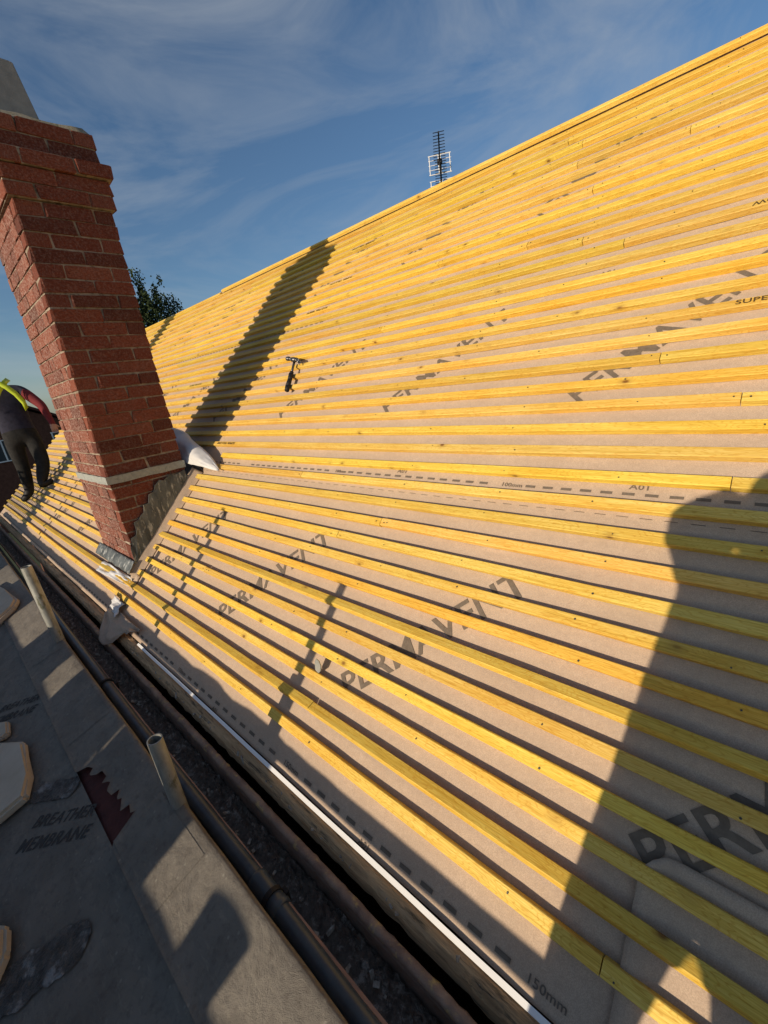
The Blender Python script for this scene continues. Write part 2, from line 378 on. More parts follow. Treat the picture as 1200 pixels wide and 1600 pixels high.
# battens
BW, BT = .35, .025
def batten_mesh(length, seed, tw=0.0, crook=.0035):
    n = max(6, int(length/.22)); V = []; Fs = []
    h = BW*G/2; t = BT/2; ch = .0022
    prof = [(-h, -t), (h, -t), (h, t-ch), (h-ch, t), (-h+ch, t), (-h, t-ch)]
    for i in range(n+1):
        x = length*i/n
        dv = crook*ns(x*.55, seed*3.1)+.0012*ns(x*3.0, seed*1.7); dz = .0012*ns(x*.9, seed*5.3, 4)
        wob = 1+.035*ns(x*1.4, seed*2.2, 9)
        for (a, b) in prof:
            aa, bb = a*wob, b
            V.append((x, aa*math.cos(tw)-bb*math.sin(tw)+dv, aa*math.sin(tw)+bb*math.cos(tw)+dz))
    k = len(prof)
    for i in range(n):
        for j in range(k): Fs.append((i*k+j, (i+1)*k+j, (i+1)*k+(j+1) % k, i*k+(j+1) % k))
    Fs.append(tuple(range(k))); Fs.append(tuple(n*k+j for j in range(k-1, -1, -1)))
    me = bpy.data.meshes.new('batten'); me.from_pydata(V, [], Fs); me.update(); me.materials.append(M['batten'])
    bm = bmesh.new(); bm.from_mesh(me); bmesh.ops.recalc_face_normals(bm, faces=bm.faces[:]); bm.to_mesh(me); bm.free()
    return me
RB = Matrix(((1, 0, 0, 0), (0, CP, -SP, 0), (0, SP, CP, 0), (0, 0, 0, 1)))
tints = {6: (1.0, .88, .70), 1: (.92, .90, .74), 5: (.95, .93, .8), 16: (1.0, .92, .80), 0: (1.02, 1.0, .95)}
nails = bmesh.new()
def add_batten(u0, u1, v, tint, seed, tw=0.0, lift=0.0):
    me = batten_mesh((u1-u0)*G, seed, tw)
    o = bpy.data.objects.new('batten', me); o.parent = roof; COL.objects.link(o)
    p = RP(u0, v+.02+BW/2, lift)
    o.matrix_local = Matrix.Translation(p) @ RB
    o.color = (*tint, 1)
    if tw == 0:
        u = math.ceil((u0+.2)/4.0)*4.0
        us = [u0+.22, u1-.22]
        while u < u1-.2: us.append(u); u += 4.0
        for uu in us:
            if uu < -60 or uu > 4 or random.random() < .22: continue
            uu += random.uniform(-.55, .55) if u0+.5 < uu < u1-.5 else random.uniform(-.06, .06); vv = v+BW/2+random.uniform(-.08, .08)
            c = RP(uu, vv, lift+BT/2+.0016+.0012)
            r = random.uniform(.0022, .0034)
            ring = [nails.verts.new(c+Vector((1, 0, 0))*r*math.cos(a)+SV*r*math.sin(a)) for a in [i*math.pi/3 for i in range(6)]]
            nails.faces.new(ring)
    return o
fixed_joint = {0: -1.55, 12: -.95, 15: -1.1, 18: -.5, 24: -6.2, 29: -8.7, 27: -17.5}
stamped = []
for k in range(0, 37):
    spans = [(U0+random.uniform(0, .6), U1)]
    if 2 <= k <= 9: spans = [(spans[0][0], -41.7-random.uniform(0, .3)), (-32.78+random.uniform(-.12, .12), U1)]
    elif k == 10: spans = [(spans[0][0], -42.0), (-32.85, U1)]
    elif k in (11, 12): spans = [(spans[0][0], -42.2), (-31.2+.4*(k-11), U1)]
    for (a, b) in spans:
        cuts = [a]
        j = fixed_joint.get(k) if a < -20 < b or a < -2 else None
        js = []
        x = (fixed_joint[k] if (k in fixed_joint and b > 0) else b-random.uniform(8, 42))
        while x > a+8:
            js.append(x); x -= random.choice((36, 42, 48))
        pts = [a]+sorted(js)+[b]
        for i in range(len(pts)-1):
            gap = .012
            t = tints.get(k)
            if t is None:
                s = random.uniform(.86, 1.08); t = (s, s*random.uniform(.92, 1.04), s*random.uniform(.75, 1.2))
            tw = 0.0; lift = 0.0
            if k == 1 and pts[i+1] < 20: pass
            if k in (1, 5): tw, lift = math.radians(-30 if k == 1 else -24), .008
            add_batten(pts[i]+gap, pts[i+1]-gap, k*1.0, t, k*17+i*5+random.random(), tw, lift)
# ridge battens
add_batten(-56.5, U1, VR-.42, (1.12, 1.12, 1.2), 901.3, 0, .012)
add_batten(U0, -56.6, VR-.75, (1, 1, 1), 902.3, 0, .0)
nh = bm_obj('nail_heads', nails, 'nail', roof); tag(nh, kind='stuff')
# stamps on the battens
def stamp(body, u, v, width, height, flip=False, face='top'):
    def place(x, y):
        if flip: x, y = width-x, height-y
        if face == 'top': return RP(u+x, v+y, BT/2+.0022)
        return RP(u+x, v-.022, -BT/2+(.1*y+.25*height*0)*1.0+.002)
    return lettering('stamped_words', body, width, height, place, 'stamp', roof, .015)
for (u, k, fl, b) in ((-1.75, 19, False, 'SUPER YELLOW'), (-32.5, 13, True, 'SUPER YELLOW'), (-29.2, 33, True, 'SUPER YELLOW'), (-30.5, 26, False, 'SUPER YELLOW'),
                      (-29.5, 29, True, 'SUPER YELLOW'), (-1.9, 24, True, 'SUPER YELLOW'), (-1.2, 26, True, 'AA01 A01'), (-51, 32, True, 'SUPER YELLOW'),
                      (-46, 20, False, 'SUPER YELLOW')):
    stamp(b, u, k+.1, 2.7, .2, fl)

# eaves: white trim, fascia board
bm = bmesh.new()
n = 60
us = lin(-27.5, U1, n)
for i in range(n-1):
    pass
def strip_profile(name, prof, us, material, parent, wob=None, smooth=False, close=True):
    V = []; k = len(prof)
    for i, u in enumerate(us):
        for j, (y, z) in enumerate(prof):
            dy, dz = wob(u, j) if wob else (0, 0)
            V.append((u*G, y*G+dy, z*G+dz))
    Fs = []
    for i in range(len(us)-1):
        for j in range(k if close else k-1):
            Fs.append((i*k+j, (i+1)*k+j, (i+1)*k+(j+1) % k, i*k+(j+1) % k))
    if close: Fs += [tuple(range(k)), tuple((len(us)-1)*k+j for j in range(k-1, -1, -1))]
    o = mesh_obj(name, V, Fs, material, parent, smooth)
    bm = bmesh.new(); bm.from_mesh(o.data); bmesh.ops.recalc_face_normals(bm, faces=bm.faces[:]); bm.to_mesh(o.data); bm.free()
    return o
bm.free()
strip_profile('eaves_trim', [(-1.09, -.985), (-.97, -.925), (-.97, -.99), (-1.07, -1.05)], lin(-27.5, U1, 80), 'white', roof, wob=lambda u, j: (.003*ns(u*.3, 1), .004*ns(u*.25, 5)))
def fw(u, j):
    if j >= 3: return (.006*ns(u*2, j), .012*ns(u*1.3, 3)+.010*ns(u*5.5, 8)+.006*ns(u*14, 2))
    return (.004*ns(u*1.2, j*3)+.003*ns(u*6, j), .003*ns(u*2.1, j))
strip_profile('fascia_board', [(-.9, -1.16), (-1.10, -1.13), (-1.26, -1.22), (-1.40, -1.38), (-1.40, -1.85), (-.95, -1.9)], lin(U0, U1, 700), 'wood', roof, wob=fw)

# ================================================================== CHIMNEY
CX0, CX1, CY0, CY1 = -4.095, -3.315, .160, .675
chim = thing('brick_chimney', 'tall red brick chimney stack with grey lead band rising through the battens', 'chimney', (-3.7, .4, .4))
CHT = .081; ZTOP = 2.461
def unit_brick(seed, mt):
    random.seed(seed); bm = bmesh.new(); bmesh.ops.create_cube(bm, size=1.0)
    bmesh.ops.bevel(bm, geom=bm.edges[:], offset=.035, segments=1, affect='EDGES')
    for v in bm.verts: v.co += Vector((random.uniform(-.014, .014), random.uniform(-.03, .03), random.uniform(-.05, .05)))
    me = bpy.data.meshes.new('brick'); bm.to_mesh(me); bm.free(); me.materials.append(M[mt]); return me
ubs = {mt: [unit_brick(i+j*9, mt) for i in range(6)] for j, mt in enumerate(('brick', 'bloom_and_sun', 'obrick'))}
random.seed(21)
hid = bmesh.new()
def brick(x0, x1, y0, y1, z0, z1, parent, hidden=False, mt='brick'):
    if hidden: box(hid, x0, x1, y0, y1, z0, z1); return
    o = bpy.data.objects.new('brick', random.choice(ubs[mt]))
    o.parent = parent; COL.objects.link(o)
    c = Vector(((x0+x1)/2, (y0+y1)/2, (z0+z1)/2))
    o.matrix_local = Matrix.Translation(c-Vector(parent.location)) @ Matrix.Diagonal((x1-x0, y1-y0, z1-z0, 1))
J = .0085
def course(z0, z1, over, par, par2=None):
    x0, x1, y0, y1 = CX0-over, CX1+over, CY0-over, CY1+over
    zz0, zz1 = z0+J/2+random.uniform(-.002, .002), z1-J/2+random.uniform(-.002, .002)
    D = .10
    # shaded side (+X), along Y
    if par % 2 == 0: ws = [.135, .265]
    else: ws = [.275]
    y = y0; jx = [random.uniform(-.012, .012) for _ in ws]
    ys = [y0]
    for w_, q in zip(ws, jx): ys.append(ys[-1]+w_+q)
    ys.append(y1)
    for a, b in zip(ys, ys[1:]):
        p = random.uniform(-.005, .004)
        brick(x1-D, x1+p, a+(J/2 if a > y0 else 0), b-(J/2 if b < y1 else 0), zz0, zz1, chim)
    # sunlit side (-Y), along X
    xe = x1-D-J
    xs = [xe]; step = .232
    x = xe-(random.uniform(.11, .13) if par % 2 else random.uniform(.21, .235))
    while x > x0+.06: xs.append(x); x -= (step if random.random() < .7 else .118)
    xs.append(x0)
    for b, a in zip(xs, xs[1:]):
        p = random.uniform(-.003, .003)
        brick(a+(J/2 if a > x0 else 0), b-(J/2 if b < xe else 0), y0+p, y0+D, zz0, zz1, chim, mt='bloom_and_sun')
    # hidden sides
    n = 3
    for i in range(n):
        a = x0+(xe-x0)*i/n; b = x0+(xe-x0)*(i+1)/n
        brick(a+J/2, b-J/2, y1-D, y1, zz0, zz1, chim, True)
    ymid = y0+D+J; 
    for i in range(2):
        a = ymid+(y1-D-J-ymid)*i/2; b = ymid+(y1-D-J-ymid)*(i+1)/2
        brick(x0, x0+D, a+J/2, b-J/2, zz0, zz1, chim, True)
for i in range(30):
    course(ZTOP-CHT*(i+1), ZTOP-CHT*i, 0.0, i)
zc = ZTOP
for i, ov in enumerate((.022, .024, .046, .006, .008)):
    course(zc, zc+CHT, ov, i); zc += CHT
hb = bm_obj('rear_bricks', hid, 'brick', chim); tag(hb, kind='stuff')
bm = bmesh.new(); box(bm, CX0+.007, CX1-.007, CY0+.007, CY1-.007, -.3, ZTOP)
box(bm, CX0-.014, CX1+.014, CY0-.014, CY1+.014, ZTOP+.003, ZTOP+2*CHT-.003)
box(bm, CX0-.037, CX1+.037, CY0-.037, CY1+.037, ZTOP+2*CHT+.002, ZTOP+3*CHT-.002)
box(bm, CX0, CX1, CY0, CY1, ZTOP+3*CHT, ZTOP+5*CHT-.004)
bm_obj('mortar_core', bm, 'mortar', chim)
# flaunching (mortar cap)
def flf(a, t):
    pass
V = []; Fs = []
rings = [(.0, 0.0), (.03, .028), (.10, .062), (.16, .085), (.2, .09)]
for (ins, dz) in rings:
    x0, x1, y0, y1 = CX0+ins, CX1-ins, CY0+ins, CY1-ins
    m_ = 8
    loop = [(x0+(x1-x0)*i/m_, y0) for i in range(m_)]+[(x1, y0+(y1-y0)*i/m_) for i in range(m_)]+[(x1-(x1-x0)*i/m_, y1) for i in range(m_)]+[(x0, y1-(y1-y0)*i/m_) for i in range(m_)]
    for (x, y) in loop: V.append((x+.012*ns(x*9, y*9, dz*30), y+.012*ns(x*9, y*9, 5+dz*30), zc+dz+.012*ns(x*7, y*7, 3)+(.0 if ins else -.012)))
k = 32
for j in range(len(rings)-1):
    for i in range(k): Fs.append((j*k+i, j*k+(i+1) % k, (j+1)*k+(i+1) % k, (j+1)*k+i))
Fs.append(tuple((len(rings)-1)*k+i for i in range(k)))
mesh_obj('flaunching', V, Fs, 'flaunch', chim, True)
bm = bmesh.new()
for (h0, h1, z0_, z1_) in ((.150, .112, zc+.10, zc+.39),):
    lo_ = [(-3.66+sx*h0, .335+sy*h0) for sx, sy in ((-1, -1), (1, -1), (1, 1), (-1, 1))]; hi_ = [(-3.66+sx*h1, .335+sy*h1) for sx, sy in ((-1, -1), (1, -1), (1, 1), (-1, 1))]
    A = [bm.verts.new((x, y, z0_)) for x, y in lo_]; B = [bm.verts.new((x, y, z1_)) for x, y in hi_]
    Ci = [bm.verts.new((-3.66+(x+3.66)*.8, .335+(y-.335)*.8, z1_)) for x, y in hi_]; Di = [bm.verts.new((-3.66+(x+3.66)*.8, .335+(y-.335)*.8, z0_+.05)) for x, y in lo_]
    for P_, Q_ in ((A, B), (B, Ci), (Ci, Di)):
        for i in range(4): bm.faces.new((P_[i], P_[(i+1) % 4], Q_[(i+1) % 4], Q_[i]))
    bm.faces.new(Di); bm.faces.new(A[::-1])
    bmesh.ops.bevel(bm, geom=bm.edges[:], offset=.006, segments=2, affect='EDGES')
pot = bm_obj('chimney_pot', bm, 'pot', chim)
bm = bmesh.new(); lathe(bm, [(.13, zc+.07), (.205, zc+.075), (.20, zc+.083), (.13, zc+.09)], -3.66, .335, 24, .6); bm_obj('pot_base_slate', bm, 'black', pot)
# lead band
bm = bmesh.new()
e = .011
def band_wob(o_):
    for v in o_.data.vertices:
        v.co.z += .006*ns(v.co.x*7, v.co.y*7, 1); 
V = []; Fs = []
path = [(CX0-e, CY1+.0), (CX0-e, CY0-e)]+[(CX0-e+(CX1-CX0+2*e)*i/14, CY0-e) for i in range(1, 15)]+[(CX1+e, CY0-e+(CY1-CY0+.02)*i/10) for i in range(1, 11)]
for (x, y) in path:
    jz = .006*ns(x*9, y*9, 1)
    V += [(x, y, .793+jz), (x, y, .845+jz*.6+.003*ns(x*30, y*30, 2))]
for i in range(len(path)-1): Fs.append((2*i, 2*i+2, 2*i+3, 2*i+1))
o = mesh_obj('lead_band', V, Fs, 'leadband', chim); md = o.modifiers.new('t', 'SOLIDIFY'); md.thickness = .006; md.offset = -1
# stepped lead flashing on the shaded side
bm = bmesh.new()
roofz = lambda y: y*math.tan(PIT)
lo = []; hi = []
steps = [(.155, .335), (.172, .345), (.178, .40), (.215, .41), (.225, .44), (.228, .50), (.262, .51), (.285, .535), (.31, .55), (.318, .60), (.355, .605), (.375, .66), (.415, .675), (.43, .715), (.47, .745), (.50, .735), (.545, .765), (.60, .755), (.665, .775), (.672, .70)]
pts = [Vector((CX1+.012, .150, .10))]+[Vector((CX1+.012+.004*ns(a*30, b*30), a, b+.01*ns(a*60, 3))) for a, b in steps]+[Vector((CX1+.012, .675, .55))]
prism(bm, pts, .004, (1, 0, 0))
o = bm_obj('stepped_lead_flashing', bm, 'lead', chim)
# front lead apron
grid('lead_apron', lambda x, t: Vector((x, CY0-.012-.055*t-.004*ns(x*14, t*5), .235-.055*t+.012*ns(x*11, t*3, 4)*t+(-.02*t*t))), lin(CX0-.03, CX1+.03, 40), lin(0, 1, 7), 'lead', chim, True, .004)

# membrane upstand beside the chimney
up = grid('underlay_upstand', lambda v, t: RP(-32.55-.50*t-.06*t*t+.05*ns(v*.7, t), v, MEM+.004+.072*t**1.3+.006*ns(v*.9, 4)*t), lin(1.75, 10.65, 50), lin(0, 1, 10), 'membrane', roof, True, .0012)
up2 = grid('underlay_corner', lambda s, t: RP(-33.1+.55*s, 1.95-1.1*t, MEM+.006+.055*(1-s)*(1-t)**1.5+.010*ns(s*3, t*4)), lin(0, 1, 12), lin(0, 1, 10), 'membrane', roof, True, .0012)

# white curled flap behind the chimney, folds in front
def flapf(s, t):
    R1 = .125*(1-s**1.9)**.8+.006; a_ = 4.3*t-1.7
    return RP(-38.8+9.2*s, 12.6-1.8*s, -.004)+SV*(R1*math.cos(a_)*(1+.18*ns(s*3, t*2)))+NV*(.02+R1*.62*(1+math.sin(a_))*(1+.3*ns(s*4, t*3, 2))+.012*abs(ns(s*9, t*6, 3)))
fl = grid('curled_underlay_flap', flapf, lin(0, 1, 40), lin(0, 1, 34), 'whitesheet', None, True, .001)
tag(fl, 'white curled flap of membrane sticking out behind the chimney base', 'membrane flap')
grid('back_gutter_tray', lambda s, t: RP(-42+8.9*s, 9.3+2.0*t, MEM+.006+.03*(1-t)+.006*ns(s*8, t*3)), lin(0, 1, 24), lin(0, 1, 8), 'dark', chim, True, .001)
def crumple(name, f, label, material='whitesheet', seed=1.0, amp=.02, n1_=22, n2_=14):
    def ff(s, t):
        p = f(s, t); q = Vector((s*3+seed, t*3, seed*2))
        return p+NV*(amp*noise.noise(q*1.2)+amp*.6*abs(noise.noise(q*2.7)))+Vector((1, 0, 0))*(amp*.4*noise.noise(q*2.1+Vector((9, 0, 0))))
    o = grid(name, ff, lin(0, 1, n1_), lin(0, 1, n2_), material, None, True, .001)
    return tag(o, label, 'membrane scrap')
crumple('crumpled_underlay', lambda s, t: RP(-39.8+6.9*s, 1.55-.75*t+.35*(s-.5)*t, .006+.03*math.sin(math.pi*s)*t), 'white crumpled strip of membrane below the front of the chimney', seed=2.3, amp=.022)
crumple('underlay_scrap', lambda s, t: RP(-33.6+1.9*s-.4*t, -.75+.95*t-.3*s, .012+.02*math.sin(3*s)), 'small white membrane scrap on the eaves below the chimney', seed=5.1, amp=.03, n1_=12, n2_=8)
crumple('torn_underlay_corner', lambda s, t: RP(-33.4+5.6*s-.9*t*s, -.65-2.1*t*(.30+.70*math.sin(math.pi*min(1, s*1.1))), .010+.03*t), 'torn tan membrane corner curling over the gutter below the chimney', material='membrane', seed=8.4, amp=.022, n1_=34, n2_=22)

# ================================================================== GUTTER, WALL, PIPE
gut = thing('cast_iron_gutter', 'old rusty gutter full of dark moss running along the eaves', 'gutter', (-1.5, -.24, -.25))
gw = lambda u, j: (.003*ns(u*.8, j), .004*ns(u*.35, 2)+.002*ns(u*2.0, j))
strip_profile('gutter_trough', [(-1.96, -1.6), (-2.05, -1.77), (-2.1, -2.3), (-2.3, -2.46), (-2.82, -2.5), (-2.98, -2.3), (-3.04, -1.62), (-3.10, -1.6), (-3.10, -1.69), (-3.05, -2.35), (-2.85, -2.6), (-2.25, -2.58), (-2.0, -2.35), (-1.9, -1.7)], lin(-88, U1, 300), 'iron', gut, wob=gw)
strip_profile('rusty_rim', [(-1.90+.15*math.cos(a), -1.60+.10*math.sin(a)) for a in [i*math.pi/4 for i in range(8)]], lin(-88, U1, 600), 'rust', gut, wob=lambda u, j: (.004*ns(u*.5, 1)+.004*ns(u*4, j), .004*ns(u*.4, 6)+.005*ns(u*5, j)), smooth=True)
strip_profile('copper_lip', [(-3.14, -1.57), (-3.06, -1.55), (-3.06, -1.59), (-3.14, -1.61)], lin(-60, U1, 200), m_noisy('copper_edge', (.45, .22, .13), (.6, .34, .22), 9, .6, .3, .002), gut, wob=gw)
def mossf(u, t):
    y = -2.10-.88*t
    base = -2.30+.10*math.exp(-((t-.22)/.18)**2)*1.0
    r = abs(ns(u*2.2, t*4.5, 3))*.45*math.exp(-((t-.24)/.26)**2)+abs(ns(u*7, t*9, 6))*.22*math.exp(-((t-.24)/.3)**2)+.04*ns(u*3, t*5)
    if u < -24: r += .25*abs(ns(u*1.4, t*3, 11))
    return Vector((u*G, y*G+.006*ns(u*9, t*9), (base+r)*G))
ms = grid('gutter_moss', mossf, lin(-80, 12, 1500), lin(0, 1, 20), 'moss', gut, False); tag(ms, kind='stuff')

random.seed(77); bm = bmesh.new()
for i in range(260):
    u = random.uniform(-46, 0); y = random.choice((random.uniform(-2.95, -2.1), random.uniform(-1.4, -1.1)))
    z = (-2.2 if y < -2 else -1.24-.5*max(0, -1.15-y)) ; sz = random.uniform(.004, .013)
    mtx = Matrix.Translation((u*G, y*G, z*G)) @ Matrix.Rotation(random.uniform(0, 6), 4, Vector((random.random(), random.random(), 1)).normalized()) @ Matrix.Diagonal((sz*random.uniform(.8, 2.6), sz, sz*.5, 1))
    bmesh.ops.create_cube(bm, size=1.0, matrix=mtx)
db = bm_obj('gutter_debris', bm, m_noisy('mortar_crumbs', (.16, .12, .09), (.5, .44, .36), 60, .95, .5, .003), gut); tag(db, kind='stuff')

wall = thing('brick_wall', 'low brick wall top showing between the gutter and the dark pipe', 'wall', (-1.5, -.34, -.5))
bm = bmesh.new(); box(bm, -9.0, 2.6, -.386, -.318, -5.2, -.27); bm_obj('wall_core', bm, 'mortar', wall)
for row, (ya, yb) in enumerate(((-.386, -.356), (-.350, -.318))):
    x = .4-(.11 if row else 0)
    while x > -4.6:
        l_ = .215 if random.random() < .8 else .105
        o_z = random.uniform(-.008, .006)
        if random.random() < .93:
            brick(x-l_, x, ya+random.uniform(-.004, .004), yb+random.uniform(-.004, .004), -.275+o_z, -.212+o_z, wall, mt='obrick')
        x -= l_+.011
pipe = thing('dark_pipe', 'blue black pipe with a collar lying beside the gutter', 'pipe', (-1.5, -.32, -.2))
px = [(12, -3.42), (0, -3.42), (-5.6, -3.40), (-9.8, -3.33), (-21, -3.36), (-33, -3.3), (-45, -3.25)]
bm = bmesh.new()
for a, b in zip(px, px[1:]): tube(bm, (a[0]*G, a[1]*G, -.165), (b[0]*G, b[1]*G, -.165), .0265, n=20, caps=False)
bmesh.ops.remove_doubles(bm, verts=bm.verts[:], dist=.004)
bm_obj('pipe_run', bm, 'pipe', pipe, True)
bm = bmesh.new()
prof = [(-.070, .027), (-.067, .0325), (-.055, .0335), (-.05, .031), (.05, .031), (.055, .0335), (.067, .0325), (.070, .027)]
rings = []
for (dx, r) in prof:
    rings.append([bm.verts.new((-.975+dx, -.333+r*math.cos(t)+dx*.01, -.165+r*math.sin(t))) for t in [2*math.pi*i/20 for i in range(20)]])
for a, b in zip(rings, rings[1:]):
    for i in range(20): bm.faces.new((a[i], a[(i+1) % 20], b[(i+1) % 20], b[i]))
bm_obj('pipe_collar', bm, 'pipe', pipe, True)
for x in (-.985+.03, -2.6):
    bm = bmesh.new(); tube(bm, (x-.008, -.334, -.165), (x+.008, -.334, -.165), .036, n=20); box(bm, x-.012, x+.012, -.30, -.285, -.22, -.175, .002); bm_obj('pipe_bracket', bm, 'black', pipe)

def scaffold_tube(name, x, y, z0, z1, label, tilt=(0, 0), r=.0242):
    t_ = thing(name, label, 'scaffold tube', (x, y, z0), 'galvanised tube stubs beside the gutter')
    top = Vector((x+tilt[0], y+tilt[1], z1)); bot = Vector((x, y, z0)); d = (top-bot).normalized()
    bm = bmesh.new(); a1, b1 = tube(bm, bot, top, r, n=24, caps=False); a2, b2 = tube(bm, bot, top, r*.84, n=24, caps=False)
    for i in range(24):
        bm.faces.new((b1[i], b1[(i+1) % 24], b2[(i+1) % 24], b2[i])); bm.faces.new((a1[i], a1[(i+1) % 24], a2[(i+1) % 24], a2[i]))
    bm_obj('tube', bm, 'galv', t_, True)
    for o in t_.children:
        o.modifiers.new('edges', 'EDGE_SPLIT').split_angle = math.radians(40)
    return t_
scaffold_tube('scaffold_tube', -1.40, -.398, -.42, .232, 'short open scaffold tube standing beside the collared dark pipe')
scaffold_tube('scaffold_tube', -3.20, -.400, -.42, .458, 'longer stained scaffold tube standing left of the chimney base, further back', tilt=(-.02, -.015), r=.028)

# ================================================================== LEFT ROOF (dark membrane)
lroof = thing('lower_roof', 'low roof covered in dark grey breather membrane at bottom left', 'roof', (-2, -.8, -.2))
TL = math.tan(math.radians(23))
LZ0 = -.062
LK = 1.068
def lz(x, y):
    """surface of the lower roof"""
    yc = -.413
    b = .006*ns(x*3.1, y*4, 1)+.008*ns(x*1.2, y*1.6, 5)+.0035*abs(ns(x*5+y*4, y*9-x*2, 8))+.0025*ns(x*11, y*13, 3)
    if y <= yc: return LZ0+(y-yc)*TL+b
    t = (y-yc)/.04
    return LZ0+b+.012*math.sin(min(t, 1)*math.pi*.55)
def bump_crest(x): return .007*ns(x*4.3, 2)+.005*ns(x*9.7, 4)
def right_sheet(x, t):
    return None
xs = []
x = .9
while x > -9.2:
    xs.append(x); x -= (.012 if -2.1 < x < -1.4 else .035)
notch = [(LK*a, -.609+(b+.609)*LK) for a, b in [(-1.86, -.6), (-1.835, -.565), (-1.80, -.553), (-1.79, -.575), (-1.755, -.553), (-1.75, -.535), (-1.70, -.532), (-1.695, -.555), (-1.66, -.528), (-1.64, -.55), (-1.60, -.545), (-1.595, -.515), (-1.56, -.54), (-1.545, -.525), (-1.50, -.545), (-1.495, -.515), (-1.455, -.525), (-1.44, -.51), (-1.435, -.545), (-1.42, -.595), (-1.40, -.603)]]
def ledge(x):
    if x <= notch[0][0] or x >= notch[-1][0]: return -.603+.003*ns(x*3, 1)
    for (a, ya), (b, yb) in zip(notch, notch[1:]):
        if a <= x <= b: return ya+(yb-ya)*(x-a)/(b-a)
    return -.6
def rs(x, t):
    ye = ledge(x); yr = -.413
    bc = bump_crest(x)
    if t <= .6:
        y = ye+(yr-ye)*t/.6
        return Vector((x, y, lz(x, y)+.010+bc*(t/.6)**2+(.004 if t == 0 else 0)))
    q = (t-.6)/.4
    prof = [(-.413, LZ0), (-.398, LZ0+.0055), (-.388, LZ0+.0055), (-.381, LZ0-.0045), (-.378, LZ0-.028), (-.377, LZ0-.09), (-.376, LZ0-.2)]
    f = q*(len(prof)-1); i = min(int(f), len(prof)-2); w_ = f-i
    y = prof[i][0]*(1-w_)+prof[i+1][0]*w_; z = prof[i][1]*(1-w_)+prof[i+1][1]*w_
    return Vector((x, y+.004*ns(x*5, 3)*q, z+.010+bc*(1-.7*q)+.006*ns(x*3.1, yr*4, 1)+.008*ns(x*1.2, yr*1.6, 5)*1.0))
ts = lin(0, .6, 14)+lin(.6, 1, 13)[1:]
rsh = grid('membrane_sheet', rs, xs, ts, 'dark', lroof, True); tag(rsh, 'upper dark membrane sheet rolled over the edge, its torn side jagged')
lsh = grid('membrane_sheet', lambda x, y: Vector((x, y, lz(x, y))), lin(.9, -9.2, 150), lin(-2.4, -.600, 60), 'dark', lroof, True)
# clay tiles below the tear
for i in range(3):
    bm = bmesh.new(); x0 = -2.03+i*.176
    prism(bm, [(x0, -.64, lz(x0, -.64)-.030+.004*i), (x0+.173, -.64, lz(x0, -.64)-.030+.004*i), (x0+.173, -.46, lz(x0, -.46)-.030+.004*i), (x0, -.46, lz(x0, -.46)-.030+.004*i)], .014, (0, -.39, .92))
    bm_obj('clay_tile', bm, 'tile', lroof)
bm = bmesh.new(); box(bm, -9.2, .9, -2.5, -.47, -5.2, -.95); bm_obj('lower_house_wall', bm, 'hbrick', lroof)
# lap fold across the upper sheet
for (xa, ya, xb, yb) in ((-1.52, -.592, -1.50, -.42), (-2.53, -.60, -2.49, -.41), (-3.5, -.60, -3.42, -.41)):
    grid('membrane_lap', lambda s, t, xa=xa, ya=ya, xb=xb, yb=yb: (lambda x, y: Vector((x, y, lz(x, y)+.0115+.006*math.exp(-((s-.08)/.07)**2)+bump_crest(x)*.9*((y+.603)/.19)**2)))(xa+(xb-xa)*t+.34*s, ya+(yb-ya)*t), lin(0, 1, 30), lin(0, 1, 12), 'dark', lroof, True)
# printing on the dark membrane
def dplace(x0, y0, x1, y1, w_):
    d = Vector((x1-x0, y1-y0)).normalized(); p = Vector((-d.y, d.x))
    def place(a, b):
        q = Vector((x0, y0))+d*a+p*b
        return Vector((q.x, q.y, lz(q.x, q.y)+.0022))
    return place
for dx in (0.0, -1.05):
    lettering('printed_words', 'BREATHER', .285, .040, dplace(-1.955+dx, -.786, -1.71+dx, -.602, 1), 'dprint', lsh, .02, .25)
    lettering('printed_words', 'MEMBRANE', .33, .042, dplace(-1.92+dx, -.85, -1.61+dx, -.612, 1), 'dprint', lsh, .02, .25)
# strips of grimy film
def film(name, x0, y0, x1, y1, wd, label, seed):
    x0, x1, y0, y1, wd = x0*LK, x1*LK, -.609+(y0+.609)*LK, -.609+(y1+.609)*LK, wd*LK
    d = Vector((x1-x0, y1-y0)); l_ = d.length; d.normalize(); p = Vector((-d.y, d.x))
    def f(s, t):
        rr = math.sqrt(max(0, 1-max(0, (s-.80)/.20)**2))*(1+.22*ns(s*7+seed, t*1.5, 4)+.10*ns(s*19+seed, t, 9))
        q = Vector((x0, y0))+d*(l_*s)+p*(wd*(t-.5)*rr)
        return Vector((q.x, q.y, lz(q.x, q.y)+.004+.007*abs(ns(s*14+seed, t*9, 2))+.004*abs(ns(s*31+seed, t*17))))
    o = grid(name, f, lin(0, 1, 60), lin(0, 1, 20), 'film', None, True); return tag(o, label, 'plastic film')
film('plastic_film', -1.42, -1.02, -1.255, -.715, .115, 'long grimy wrinkled plastic strip lying at the bottom left corner', 3.0)
film('plastic_film', -1.99, -.74, -1.80, -.615, .07, 'small torn shiny film by the red hole in the dark membrane', 8.0)
